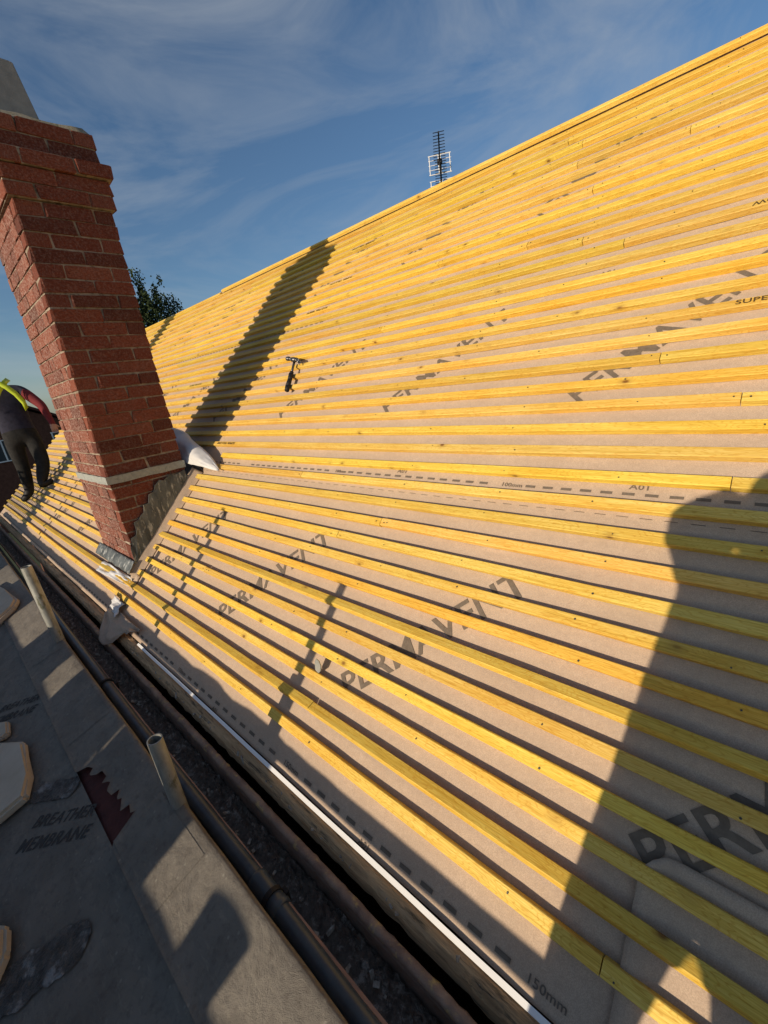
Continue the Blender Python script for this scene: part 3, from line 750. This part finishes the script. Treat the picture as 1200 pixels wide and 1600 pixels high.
# pale boards
def slab(name, pts, th, label, bulge=.0, material='paper'):
    bm = bmesh.new(); pts = [(x*LK, -.609+(y+.609)*LK) for x, y in pts]
    prism(bm, [(x, y, lz(x, y)+.006+bulge*i_) for i_, (x, y) in enumerate(pts)] if False else [(x, y, lz(x, y)+.006) for x, y in pts], th, (0, -.36, .93))
    bmesh.ops.bevel(bm, geom=bm.edges[:], offset=th*.28, segments=2, affect='EDGES')
    o = bm_obj(name, bm, material); return tag(o, label, 'board offcut')
slab('board_offcut', [(-2.50, -.80), (-2.30, -.700), (-2.07, -.722), (-1.96, -.748), (-1.99, -.86), (-2.2, -.96), (-2.6, -.95)], .045, 'large pale tan rounded board left of the torn red hole')
slab('board_offcut', [(-4.75, -.535), (-4.4, -.50), (-4.02, -.468), (-3.93, -.51), (-3.87, -.634), (-4.2, -.72), (-4.8, -.68)], .06, 'white angular board lying left of the longer scaffold tube')
slab('board_offcut', [(-1.62, -.93), (-1.52, -.872), (-1.44, -.885), (-1.39, -.93), (-1.45, -1.0), (-1.6, -1.04)], .04, 'pale rounded board at the left edge near the bottom corner')
slab('board_offcut', [(-2.72, -.80), (-2.60, -.735), (-2.50, -.745), (-2.50, -.775), (-2.6, -.85)], .03, 'small tan board tip just above the large pale board')

# ================================================================== SMALL THINGS ON THE ROOF
ham = thing('claw_hammer', 'black handled claw hammer resting on the battens right of the chimney shadow', 'hammer', RP(-27.6, 19, .02))
def HP(u, v, h): return RP(u, v, h)
bm = bmesh.new()
pth = [(-26.45, 17.65, .030, .017), (-26.6, 18.0, .032, .0185), (-26.8, 18.6, .034, .0165), (-27.0, 19.1, .036, .0175), (-27.08, 19.35, .036, .014)]
for a, b in zip(pth, pth[1:]): tube(bm, HP(*a[:3]), HP(*b[:3]), a[3], b[3], 10)
bm_obj('grip', bm, 'black', ham, True)
bm = bmesh.new(); tube(bm, HP(-27.08, 19.35, .036), HP(-27.5, 20.35, .04), .0085, .0095, 10); bm_obj('shaft', bm, 'steel', ham, True)
bm = bmesh.new()
hp = [(-28.55, 20.72, .05, .0165), (-28.30, 20.68, .05, .0165), (-28.22, 20.66, .05, .011), (-27.95, 20.6, .05, .0115), (-27.75, 20.52, .05, .018), (-27.3, 20.42, .05, .017)]
for a, b in zip(hp, hp[1:]): tube(bm, HP(*a[:3]), HP(*b[:3]), a[3], b[3], 10)
hd = bm_obj('hammer_head', bm, 'steel', ham, True)
for s in (-1, 1):
    bm = bmesh.new(); cp = [(-27.3, 20.42, .05, .012), (-27.0, 20.36+.05*s, .052, .0095), (-26.75, 20.22+.08*s, .046, .006), (-26.55, 20.05+.1*s, .036, .003)]
    for a, b in zip(cp, cp[1:]): tube(bm, HP(*a[:3]), HP(*b[:3]), a[3], b[3], 8)
    bm_obj('claw', bm, 'steel', hd, True)
# slate clip on edge
bm = bmesh.new(); c0 = RP(-12.62, 2.62, .02)
hexp = [(-.15, -.22), (.04, -.30), (.2, -.12), (.2, .10), (.10, .26), (-.06, .30), (-.17, .12)]
prism(bm, [c0+Vector((a*G, 0, 0))+(SV*.8+NV*.6)*(b*G) for a, b in hexp], .006, (.15, -.75, .5))
tag(bm_obj('metal_plate_chip', bm, 'galv'), 'small grey chipped metal plate standing between two lower battens', 'metal chip')

# ================================================================== AERIAL BEHIND THE RIDGE
aer = thing('television_aerial', 'television aerial mast with two pointed rows of rods above the ridge', 'aerial', (-4.92, 7.0, 1.0))
d0 = Vector((-.5204, .7943, .3134)); D_ = 9.6
base = CAM+d0*D_
mastx, masty = base.x, base.y
aer.location = (mastx, masty, 0)
bm = bmesh.new(); tube(bm, (mastx, masty, 0.0), (mastx, masty, base.z+.40), .014, n=8); bm_obj('mast', bm, 'alu', aer)
aim = Vector((.56, -.83, 0.03)).normalized(); side = Vector((aim.y, -aim.x, 0)).normalized()*-1
for lvl, zz in enumerate((base.z+.36, base.z-.02)):
    st = Vector((mastx, masty, zz))
    bm = bmesh.new(); tube(bm, st-aim*.10, st+aim*.95, .012, n=6); bo = bm_obj('boom', bm, 'alu', aer)
    bm = bmesh.new()
    for i in range(10):
        p = st+aim*(.08+.096*i); wd = .105-.002*i
        tube(bm, p-side*wd, p+side*wd, .006, n=5)
    bm_obj('boom_rods', bm, 'alu', bo)
    bm = bmesh.new(); p = st-aim*.02; box(bm, p.x-.035, p.x+.035, p.y-.035, p.y+.035, p.z-.035, p.z+.045, .006); bm_obj('junction_box', bm, 'black', aer)
    for sgn in (-1, 1):
        bm = bmesh.new(); zc_ = Vector((0, 0, 1))
        for a in lin(-.14, .14, 5):
            q = st-aim*.10+zc_*(a+.02*0)+side*sgn*.02
            tube(bm, q+side*sgn*.005, q+side*sgn*.18, .009 if abs(a) > .1 else .006, n=5)
        for b in (.02, .18):
            q = st-aim*.10+side*sgn*b
            tube(bm, q+zc_*-.145, q+zc_*.145, .009, n=5)
        bm_obj('reflector_panel', bm, 'plast', aer)

# ================================================================== TREE
def make_tree(base, lobes, label, nleaf, seed, group=None):
    random.seed(seed)
    t_ = thing('tree', label, 'tree', base, group)
    bm = bmesh.new(); top = Vector(base)
    tr = [Vector(base), Vector(base)+Vector((.1, .1, 4)), Vector(base)+Vector((-.1, .2, 8)), Vector(base)+Vector((0, 0, 11.5))]
    for i in range(3): tube(bm, tr[i], tr[i+1], .32-.09*i, .23-.08*i, 8)
    for (c, r) in lobes:
        c = Vector(c); tube(bm, Vector((base[0], base[1], c.z-2.2)), c, .09, .02, 5)
    bm_obj('trunk', bm, 'bark', t_)
    V = []; Fs = []
    tot = sum(r[0]*r[1]*r[2] for c, r in lobes)
    for (c, r) in lobes:
        c = Vector(c); k = int(nleaf*r[0]*r[1]*r[2]/tot)
        cl = [Vector((random.gauss(0, .5), random.gauss(0, .5), random.gauss(0, .5))) for _ in range(max(8, k//60))]
        for i in range(k):
            q = random.choice(cl); d = q+Vector((random.gauss(0, .12), random.gauss(0, .12), random.gauss(-.05, .22)))
            if d.length > 1.15: continue
            p = c+Vector((d.x*r[0], d.y*r[1], d.z*r[2]))
            a = Vector((random.uniform(-1, 1), random.uniform(-1, 1), random.uniform(-1.6, .2))).normalized(); b = a.orthogonal().normalized(); b.rotate(Matrix.Rotation(random.uniform(0, 6.28), 3, a))
            l_ = random.uniform(.09, .17); w_ = l_*.38; n0 = len(V)
            V += [p, p+a*l_*.5+b*w_, p+a*l_, p+a*l_*.5-b*w_]; Fs.append((n0, n0+1, n0+2, n0+3))
    o = mesh_obj('crown', V, Fs, 'leaf', t_); tag(o, kind='stuff')
    return t_
def dirpt(az, dist, z): return Vector((CAM.x-dist*math.cos(math.radians(az)), CAM.y+dist*math.sin(math.radians(az)), z))
b_ = dirpt(21.0, 30, -5.2)
def lobe(az, el, r): 
    p = dirpt(az, 30, CAM.z+30*math.tan(math.radians(el))); return (p, r)
make_tree(tuple(b_), [lobe(21.6, 11.6, (.75, .75, 1.15)), lobe(23.3, 11.2, (.6, .6, 1.15)), lobe(22.3, 8.6, (1.2, 1.2, 1.6)), lobe(24.6, 8.6, (.7, .7, 1.3)), lobe(19, 10, (1.4, 1.4, 2.0)), lobe(20, 6.5, (1.8, 1.8, 2.0))], 'dark green leafy tree showing behind the chimney above the ridge', 26000, 5)

# ================================================================== BACKGROUND HOUSE
hs = dirpt(9.6, 36, -5.2)
hou = thing('distant_house', 'distant dark red brick house with tiled roof behind the worker', 'house', tuple(hs))
hx, hy = hs.x, hs.y
bm = bmesh.new(); box(bm, hx-9, hx, hy-4.2, hy+2.0, -5.2, .6); bm_obj('wall', bm, 'hbrick', hou)
bm = bmesh.new(); prism(bm, [(hx, hy-4.2, .6), (hx, hy+2.0, .6), (hx, hy-1.1, 2.15)], 9, (-1, 0, 0)); bm_obj('gable', bm, 'hbrick', hou)
for s in (-1, 1):
    bm = bmesh.new(); e0 = hy-1.1+s*3.5
    prism(bm, [(hx+.25, hy-1.1, 2.35), (hx+.25, e0, .40), (hx-9.2, e0, .40), (hx-9.2, hy-1.1, 2.35)], .14, (0, s*.49, .87)); bm_obj('roof_slope', bm, 'hroof', hou)
for (yw, zw) in ((hy+.55, -.75), (hy-2.6, -.75)):
    bm = bmesh.new(); box(bm, hx+.002, hx+.03, yw-.55, yw+.55, zw-.1, zw+1.15); wn = bm_obj('window', bm, 'glass', hou)
    bm = bmesh.new()
    for a in (-.55, -.05, .5): box(bm, hx+.034, hx+.07, yw+a-.02, yw+a+.06, zw-.1, zw+1.15)
    for z in (zw-.12, zw+1.15): box(bm, hx+.034, hx+.075, yw-.6, yw+.6, z, z+.07)
    bm_obj('window_frame', bm, 'wframe', wn)
for (az, dist, el, r, lb) in ((6.0, 48, .3, (4, 4, 2.4), 'rounded dark trees low on the horizon left of the distant house'), (13.5, 42, -1.0, (4, 4, 2.2), 'low dark bushy tree right of the distant house behind the chimney')):
    p = dirpt(az, dist, -5.2); c = dirpt(az, dist, CAM.z+dist*math.tan(math.radians(el))-2)
    make_tree(tuple(p), [(tuple(c), r), (tuple(c+Vector((1, 2, -2))), r)], lb, 2500, int(az*7))

# ================================================================== PEOPLE
def person(name, label, J_, zones, hair=True, fat=1.0, red_sleeve=False, rad={}):
    """J_: joint positions; returns one continuous skinned body with per-face materials"""
    V = []; R_ = []; E = []
    idx = {}
    def add(k, p, r): idx[k] = len(V); V.append(Vector(p)); R_.append((r[0]*(fat if 'f' not in k[1:2] and k not in ('head','jaw','crown') else 1), r[1]*(fat if 'f' not in k[1:2] and k not in ('head','jaw','crown') else 1))); return idx[k]
    def con(a, b): E.append((idx[a], idx[b]))
    add('pelvis', J_['pelvis'], (.145, .105))
    sp = Vector(J_['chest'])-Vector(J_['pelvis'])
    add('waist', Vector(J_['pelvis'])+sp*.45, (.135, .095)); con('pelvis', 'waist')
    add('chest', J_['chest'], (.165, .11)); con('waist', 'chest')
    add('neck', J_['neck'], (.055, .058)); con('chest', 'neck')
    add('jaw', Vector(J_['neck']).lerp(Vector(J_['head']), .55), (.062, .075)); con('neck', 'jaw')
    add('head', J_['head'], (.078, .096)); con('jaw', 'head')
    hd = Vector(J_['head'])+(Vector(J_['head'])-Vector(J_['neck'])).normalized()*.085
    add('crown', hd, (.05, .06)); con('head', 'crown')
    for s in ('l', 'r'):
        add(s+'sh', J_[s+'sh'], (.068, .065)); con('chest', s+'sh')
        add(s+'el', J_[s+'el'], (.046, .046)); con(s+'sh', s+'el')
        add(s+'wr', J_[s+'wr'], (.031, .027)); con(s+'el', s+'wr')
        wr = Vector(J_[s+'wr']); hdv = Vector(J_[s+'hand'])-wr
        add(s+'palm', wr+hdv*.55, (.036, .018)); con(s+'wr', s+'palm')
        d = hdv.normalized(); a = d.cross(Vector((0, 0, 1))); a = a.normalized() if a.length > .1 else Vector((1, 0, 0)); nrm = a.cross(d)
        for i, (off, ln) in enumerate(((-.03, .068), (-.01, .078), (.01, .074), (.029, .058))):
            b0 = wr+hdv*.75+a*off; b1 = b0+d*ln*.55; b2 = b1+(d*.6+nrm*.7).normalized()*ln*.5
            add(s+'f%da' % i, b0, (.0095, .009)); con(s+'palm', s+'f%da' % i)
            add(s+'f%db' % i, b1, (.0085, .0085)); con(s+'f%da' % i, s+'f%db' % i)
            add(s+'f%dc' % i, b2, (.007, .007)); con(s+'f%db' % i, s+'f%dc' % i)
        t0 = wr+hdv*.35-a*.038; add(s+'t0', t0, (.012, .011)); con(s+'palm', s+'t0')
        add(s+'t1', t0+(d-a*.6).normalized()*.04, (.009, .009)); con(s+'t0', s+'t1')
        add(s+'hip', J_[s+'hip'], (.092, .095)); con('pelvis', s+'hip')
        add(s+'kn', J_[s+'kn'], (.062, .065)); con(s+'hip', s+'kn')
        kn, an = Vector(J_[s+'kn']), Vector(J_[s+'an'])
        add(s+'calf', kn.lerp(an, .35)+Vector((0, 0, 0)), (.060, .064)); con(s+'kn', s+'calf')
        add(s+'an', an, (.042, .048)); con(s+'calf', s+'an')
        toe = Vector(J_[s+'toe']); add(s+'ball', an.lerp(toe, .6)-Vector((0, 0, .012)), (.042, .036)); con(s+'an', s+'ball')
        add(s+'toe', toe, (.034, .026)); con(s+'ball', s+'toe')
    for k_, r_ in rad.items(): R_[idx[k_]] = (r_, r_)
    me = bpy.data.meshes.new(name); me.from_pydata([tuple(v) for v in V], E, []); me.update()
    o = bpy.data.objects.new(name, me); COL.objects.link(o)
    sk = o.modifiers.new('skin', 'SKIN'); sk.use_smooth_shade = True
    for i, r in enumerate(R_):
        me.skin_vertices[0].data[i].radius = r; me.skin_vertices[0].data[i].use_root = (i == 0)
    ss = o.modifiers.new('sub', 'SUBSURF'); ss.levels = 2; ss.render_levels = 2
    bpy.context.view_layer.update()
    m2 = bpy.data.meshes.new_from_object(o.evaluated_get(bpy.context.evaluated_depsgraph_get()))
    COL.objects.unlink(o); bpy.data.objects.remove(o); bpy.data.meshes.remove(me)
    root = thing(name, label, 'person', tuple(Vector((J_['pelvis'][0], J_['pelvis'][1], min(J_['lan'][2], J_['ran'][2])))))
    for z in ('skin', 'navy', 'trouser', 'black', 'hair', 'red'): m2.materials.append(M[z])
    neckz = J_['neck'][2]; pz = J_['pelvis'][2]
    wrs = [Vector(J_['lwr']), Vector(J_['rwr'])]; ans = [Vector(J_['lan']), Vector(J_['ran'])]
    hdp = Vector(J_['head']); face = Vector(J_['face']).normalized()
    hds = [Vector(J_['lhand']), Vector(J_['rhand'])]
    for p in m2.polygons:
        c = p.center; mi = 1
        if min((c-h).length for h in hds) < .12 and min((c-h).length for h in hds) < min((c-h).length for h in wrs)+.06: mi = 0
        elif (c-hdp).length < .17 and c.z > neckz-.01:
            mi = 4 if ((c-hdp).dot(face) < .035 and c.z > hdp.z-.08) or c.z > hdp.z+.085 else 0
        elif min((c-a).length for a in ans) < .15 and c.z < min(a.z for a in ans)+.35 and min(abs(c.z-a.z) for a in ans) < .075: mi = 3
        elif c.z < pz+.06 and min((c-h).length for h in wrs) > .13: mi = 2
        if red_sleeve and mi in (1, 2) and c.x > J_['rsh'][0]+.10 and c.y > J_['rsh'][1]-.03 and c.z > J_['rhand'][2]: mi = 5
        p.material_index = mi
    m2.shade_smooth()
    body = link(bpy.data.objects.new('body', m2), root)
    # face
    up_ = Vector((0, 0, 1)); sd = face.cross(up_).normalized()
    for s in (-1, 1):
        bm = bmesh.new(); bmesh.ops.create_uvsphere(bm, u_segments=8, v_segments=6, radius=.012, matrix=Matrix.Translation(hdp+face*.088+sd*.031*s+up_*.005)); bm_obj('eye', bm, 'black', root, True)
        bm = bmesh.new(); bmesh.ops.create_uvsphere(bm, u_segments=8, v_segments=6, radius=.03, matrix=Matrix.Translation(hdp+sd*.082*s-up_*.01) @ Matrix.Diagonal((.5, .6, 1, 1))); bm_obj('ear', bm, 'skin', root, True)
    bm = bmesh.new(); tube(bm, hdp+face*.085+up_*.01, hdp+face*.112-up_*.03, .008, .015, 8); bm_obj('nose', bm, 'skin', root, True)
    bm = bmesh.new(); tube(bm, hdp+face*.086-sd*.022-up_*.062, hdp+face*.086+sd*.022-up_*.062, .006, .006, 6); bm_obj('mouth', bm, 'red', root, True)
    return root
# worker on the far part of the roof, standing on the battens facing up the slope
f1 = RP(-72.8, 4.6, .03); f2 = RP(-77.5, 3.4, .03)
wk = person('person', 'worker in navy top and black trousers with hi-vis straps bending over at the left edge', dict(
    pelvis=(-7.72, .36, 1.13), chest=(-7.94, .36, 1.62), neck=(-8.12, .37, 1.74), head=(-8.30, .38, 1.72), face=(-.75, 0, -.66),
    lsh=(-7.93, .14, 1.70), lel=(-8.08, .04, 1.42), lwr=(-8.24, .12, 1.20), lhand=(-8.30, .15, 1.10),
    rsh=(-7.88, .57, 1.70), rel=(-7.62, .69, 1.47), rwr=(-7.42, .70, 1.22), rhand=(-7.34, .69, 1.10),
    lhip=(-7.72, .25, 1.05), lkn=(-7.70, .25, .68), lan=(f2.x, f2.y, f2.z+.09), ltoe=(f2.x-.05, f2.y-.12, f2.z-.03),
    rhip=(-7.70, .47, 1.05), rkn=(-7.50, .46, .72), ran=(f1.x, f1.y, f1.z+.09), rtoe=(f1.x-.03, f1.y+.15, f1.z+.15)), None, fat=1.28, red_sleeve=True)
# hi-vis straps hugging the back and shoulder
def strap(pts, wd, nrm, parent, material='hivis'):
    V = []; Fs = []
    for p, nn in zip(pts, nrm):
        p = Vector(p); nn = Vector(nn).normalized(); V.append(p-nn*wd/2); V.append(p+nn*wd/2)
    for i in range(len(pts)-1): Fs.append((2*i, 2*i+2, 2*i+3, 2*i+1))
    o = mesh_obj('hi_vis_strap', V, Fs, material, parent, True); md = o.modifiers.new('t', 'SOLIDIFY'); md.thickness = .006; md.offset = 0; return o
strap([(-7.90, .26, 1.86), (-7.79, .32, 1.83), (-7.735, .40, 1.76), (-7.715, .47, 1.66), (-7.70, .52, 1.54), (-7.70, .53, 1.44)], .065, [(.1, .6, .6)]*6, wk)
strap([(-7.93, .48, 1.86), (-7.80, .42, 1.82), (-7.745, .32, 1.72), (-7.73, .24, 1.60), (-7.72, .19, 1.46)], .06, [(.1, -.6, .6)]*5, wk)
# photographer, behind the lens; only the shadow shows
lf = Vector((-.20, -1.06, lz(-.20, -1.06))); rf = Vector((.13, -1.12, lz(.13, -1.12)))
pg = person('person', 'photographer standing on the lower roof whose shadow falls across the battens at right', dict(
    pelvis=(-.04, -1.05, .52), chest=(-.05, -1.02, .84), neck=(-.01, -.99, 1.07), head=(-.01, -.955, 1.215), face=(-.5, .8, -.2),
    lsh=(-.12, -1.0, 1.0), lel=(-.205, -.90, 1.115), lwr=(-.10, -.88, 1.135), lhand=(-.05, -.80, 1.17),
    rsh=(.17, -1.02, 1.02), rel=(.25, -.90, .90), rwr=(.12, -.80, 1.10), rhand=(.07, -.76, 1.15),
    lhip=(-.14, -1.06, .47), lkn=(-.20, -1.01, .13), lan=(lf.x, lf.y, lf.z+.085), ltoe=(lf.x-.03, lf.y+.16, lz(lf.x, lf.y+.16)+.035),
    rhip=(.09, -1.07, .47), rkn=(.12, -1.04, .13), ran=(rf.x, rf.y, rf.z+.085), rtoe=(rf.x+.04, rf.y+.16, lz(rf.x, rf.y+.16)+.035)), None, fat=1.42, rad=dict(lsh=.074, lel=.084, lwr=.088, neck=.09))
ph = bmesh.new(); box(ph, -.036, .036, -.075, .075, -.004, .004, .003)
po = bm_obj('phone', ph, 'black'); pc = CAM-cf*.022-cu*.05
po.matrix_world = Matrix(((cr.x, cu.x, -cf.x, pc.x), (cr.y, cu.y, -cf.y, pc.y), (cr.z, cu.z, -cf.z, pc.z), (0, 0, 0, 1)))
tag(po, 'black phone held up by the photographer', 'phone')

# ================================================================== UNSEEN THINGS TO THE SUNNY SIDE (several added to cast shade)
par = thing('parapet_blocker', 'unseen low wall added beyond the lower roof to shade it', 'wall', (-3, -2.6, 0))  # unseen wall put in to keep the lower roof in shade
bm = bmesh.new(); box(bm, -9.2, .9, -2.72, -2.5, -5.2, .24, .004); bm_obj('wall', bm, 'hbrick', par)
bm = bmesh.new(); box(bm, -9.2, .9, -2.76, -2.46, .243, .30, .006); bm_obj('parapet_blocker_top', bm, 'render', par)
def stack(x0, x1, top, n_, label):  # stacks invented out of view; their gaps shape the sun patches
    t_ = thing('tile_stack_blocker', label, 'tile stack', ((x0+x1)/2, -2.61, .3), 'added shade-casting tile stacks')
    n = max(3, int((top-.301)/.024)); h = (top-.301)/n
    for i in range(n):
        bm = bmesh.new(); j = random.uniform(-.015, .015)
        box(bm, x0+j, x1+j, -2.74, -2.48, .301+i*h+.001, .301+(i+1)*h-.002, .002); bm_obj('blocker_tile', bm, 'tile', t_)
for si, (a, b, tp) in enumerate(((-2.0, -1.32, .45), (-2.70, -2.03, .44), (-3.5, -2.95, .445), (-4.9, -4.2, .43), (-6.6, -5.6, .44), (-8.2, -7.2, .44), (-.30, .3, .445))):
    stack(a, b, tp, 8, 'unseen stack of red tiles added on the parapet to cast shade, '+['second', 'third', 'fourth', 'fifth', 'sixth', 'seventh', 'nearest'][si]+' from the photographer outside the picture')
bk = thing('blocker', 'black bucket added unseen on the parapet to cast a round shadow', 'blocker', (-.98, -2.61, .3))  # out of view, there only for the elliptical shadow on the dark membrane
bm = bmesh.new(); lathe(bm, [(.0, .302), (.085, .302), (.10, .40), (.104, .405), (.095, .40), (.08, .31), (0, .308)], -.98, -2.61, 20); bm_obj('blocker_shell', bm, 'orange', bk, True)
rail = thing('eaves_shade_rail', 'unseen timber rail with a wavy strip, added to shade the eaves', 'rail', (-4, -1.26, .2))  # bar added behind the lens to throw the shadow strip on the eaves
def rtop(x):  # wavy top edge shaped to match the uneven shadow line
    q = .224+.006*ns(x*1.7, 4)
    if x < -1.0: q += .022*abs(ns(x*2.3, 7))*min(1, (-1.0-x)/.3)+.012*abs(ns(x*6.1, 2))
    return q
xs_ = lin(-9.1, .9, 260); V = []; Fs = []
for x in xs_: V += [(x, -1.275, .173+.003*ns(x*2, 1)), (x, -1.245, .173+.003*ns(x*2, 1)), (x, -1.245, rtop(x)), (x, -1.275, rtop(x))]
for i in range(len(xs_)-1):
    for j in range(4): Fs.append((i*4+j, (i+1)*4+j, (i+1)*4+(j+1) % 4, i*4+(j+1) % 4))
mesh_obj('wavy_shade_strip', V, Fs, 'paper', rail)
bm = bmesh.new(); box(bm, -9.15, .95, -1.27, -1.25, .186, .205); bm_obj('timber_rail', bm, 'wood', rail)
nch = thing('neighbour_chimney', 'brick chimney of the house behind the camera, its shadow band crossing the worker', 'chimney', (-7.4, -2.1, -1))
bm = bmesh.new(); box(bm, -7.56, -7.22, -2.3, -1.95, -5.2, 3.55, .006); bm_obj('stack', bm, 'hbrick', nch)
bm = bmesh.new(); box(bm, -7.60, -7.18, -2.34, -1.91, 3.553, 3.70, .006); bm_obj('cap', bm, 'render', nch)
bm = bmesh.new(); lathe(bm, [(.12, 3.70), (.10, 3.75), (.09, 4.0), (.07, 4.0), (.08, 3.75)], -7.39, -2.12, 14); bm_obj('chimney_pot', bm, 'pot', nch)
# scaffold standards and added shadow grid
for (x, y, z1, lb) in ((-1.385, -1.30, .80, 'scaffold standard just left of the photographer, outside the picture'), (-2.66, -1.30, .98, 'scaffold standard behind the camera casting a thin shadow'), (-6.3, -1.3, 1.25, 'scaffold standard near the worker, outside the picture')):
    bm = bmesh.new(); tube(bm, (x, y, lz(x, y)-.02), (x, y, z1), .0242, n=14); o = tag(bm_obj('scaffold_standard', bm, 'galv'), lb, 'scaffold tube')
bgd = thing('shadow_grid', 'unseen mesh added to cast checkered shadows near the worker', 'guard', (-8.7, -1.35, 0))  # lattice put in so a checkered shadow falls on the far battens
bm = bmesh.new()
for i in range(22): x = -9.5+i*.105; box(bm, x, x+.032, -1.355, -1.345, .28, 1.0)
bm_obj('shadow_grid_bars', bm, 'wirem', bgd)
bm = bmesh.new()
for i in range(9): z = .28+i*.085; box(bm, -9.5, -7.2, -1.343, -1.335, z, z+.026)
bm_obj('shadow_grid_rails', bm, 'wirem', bgd)
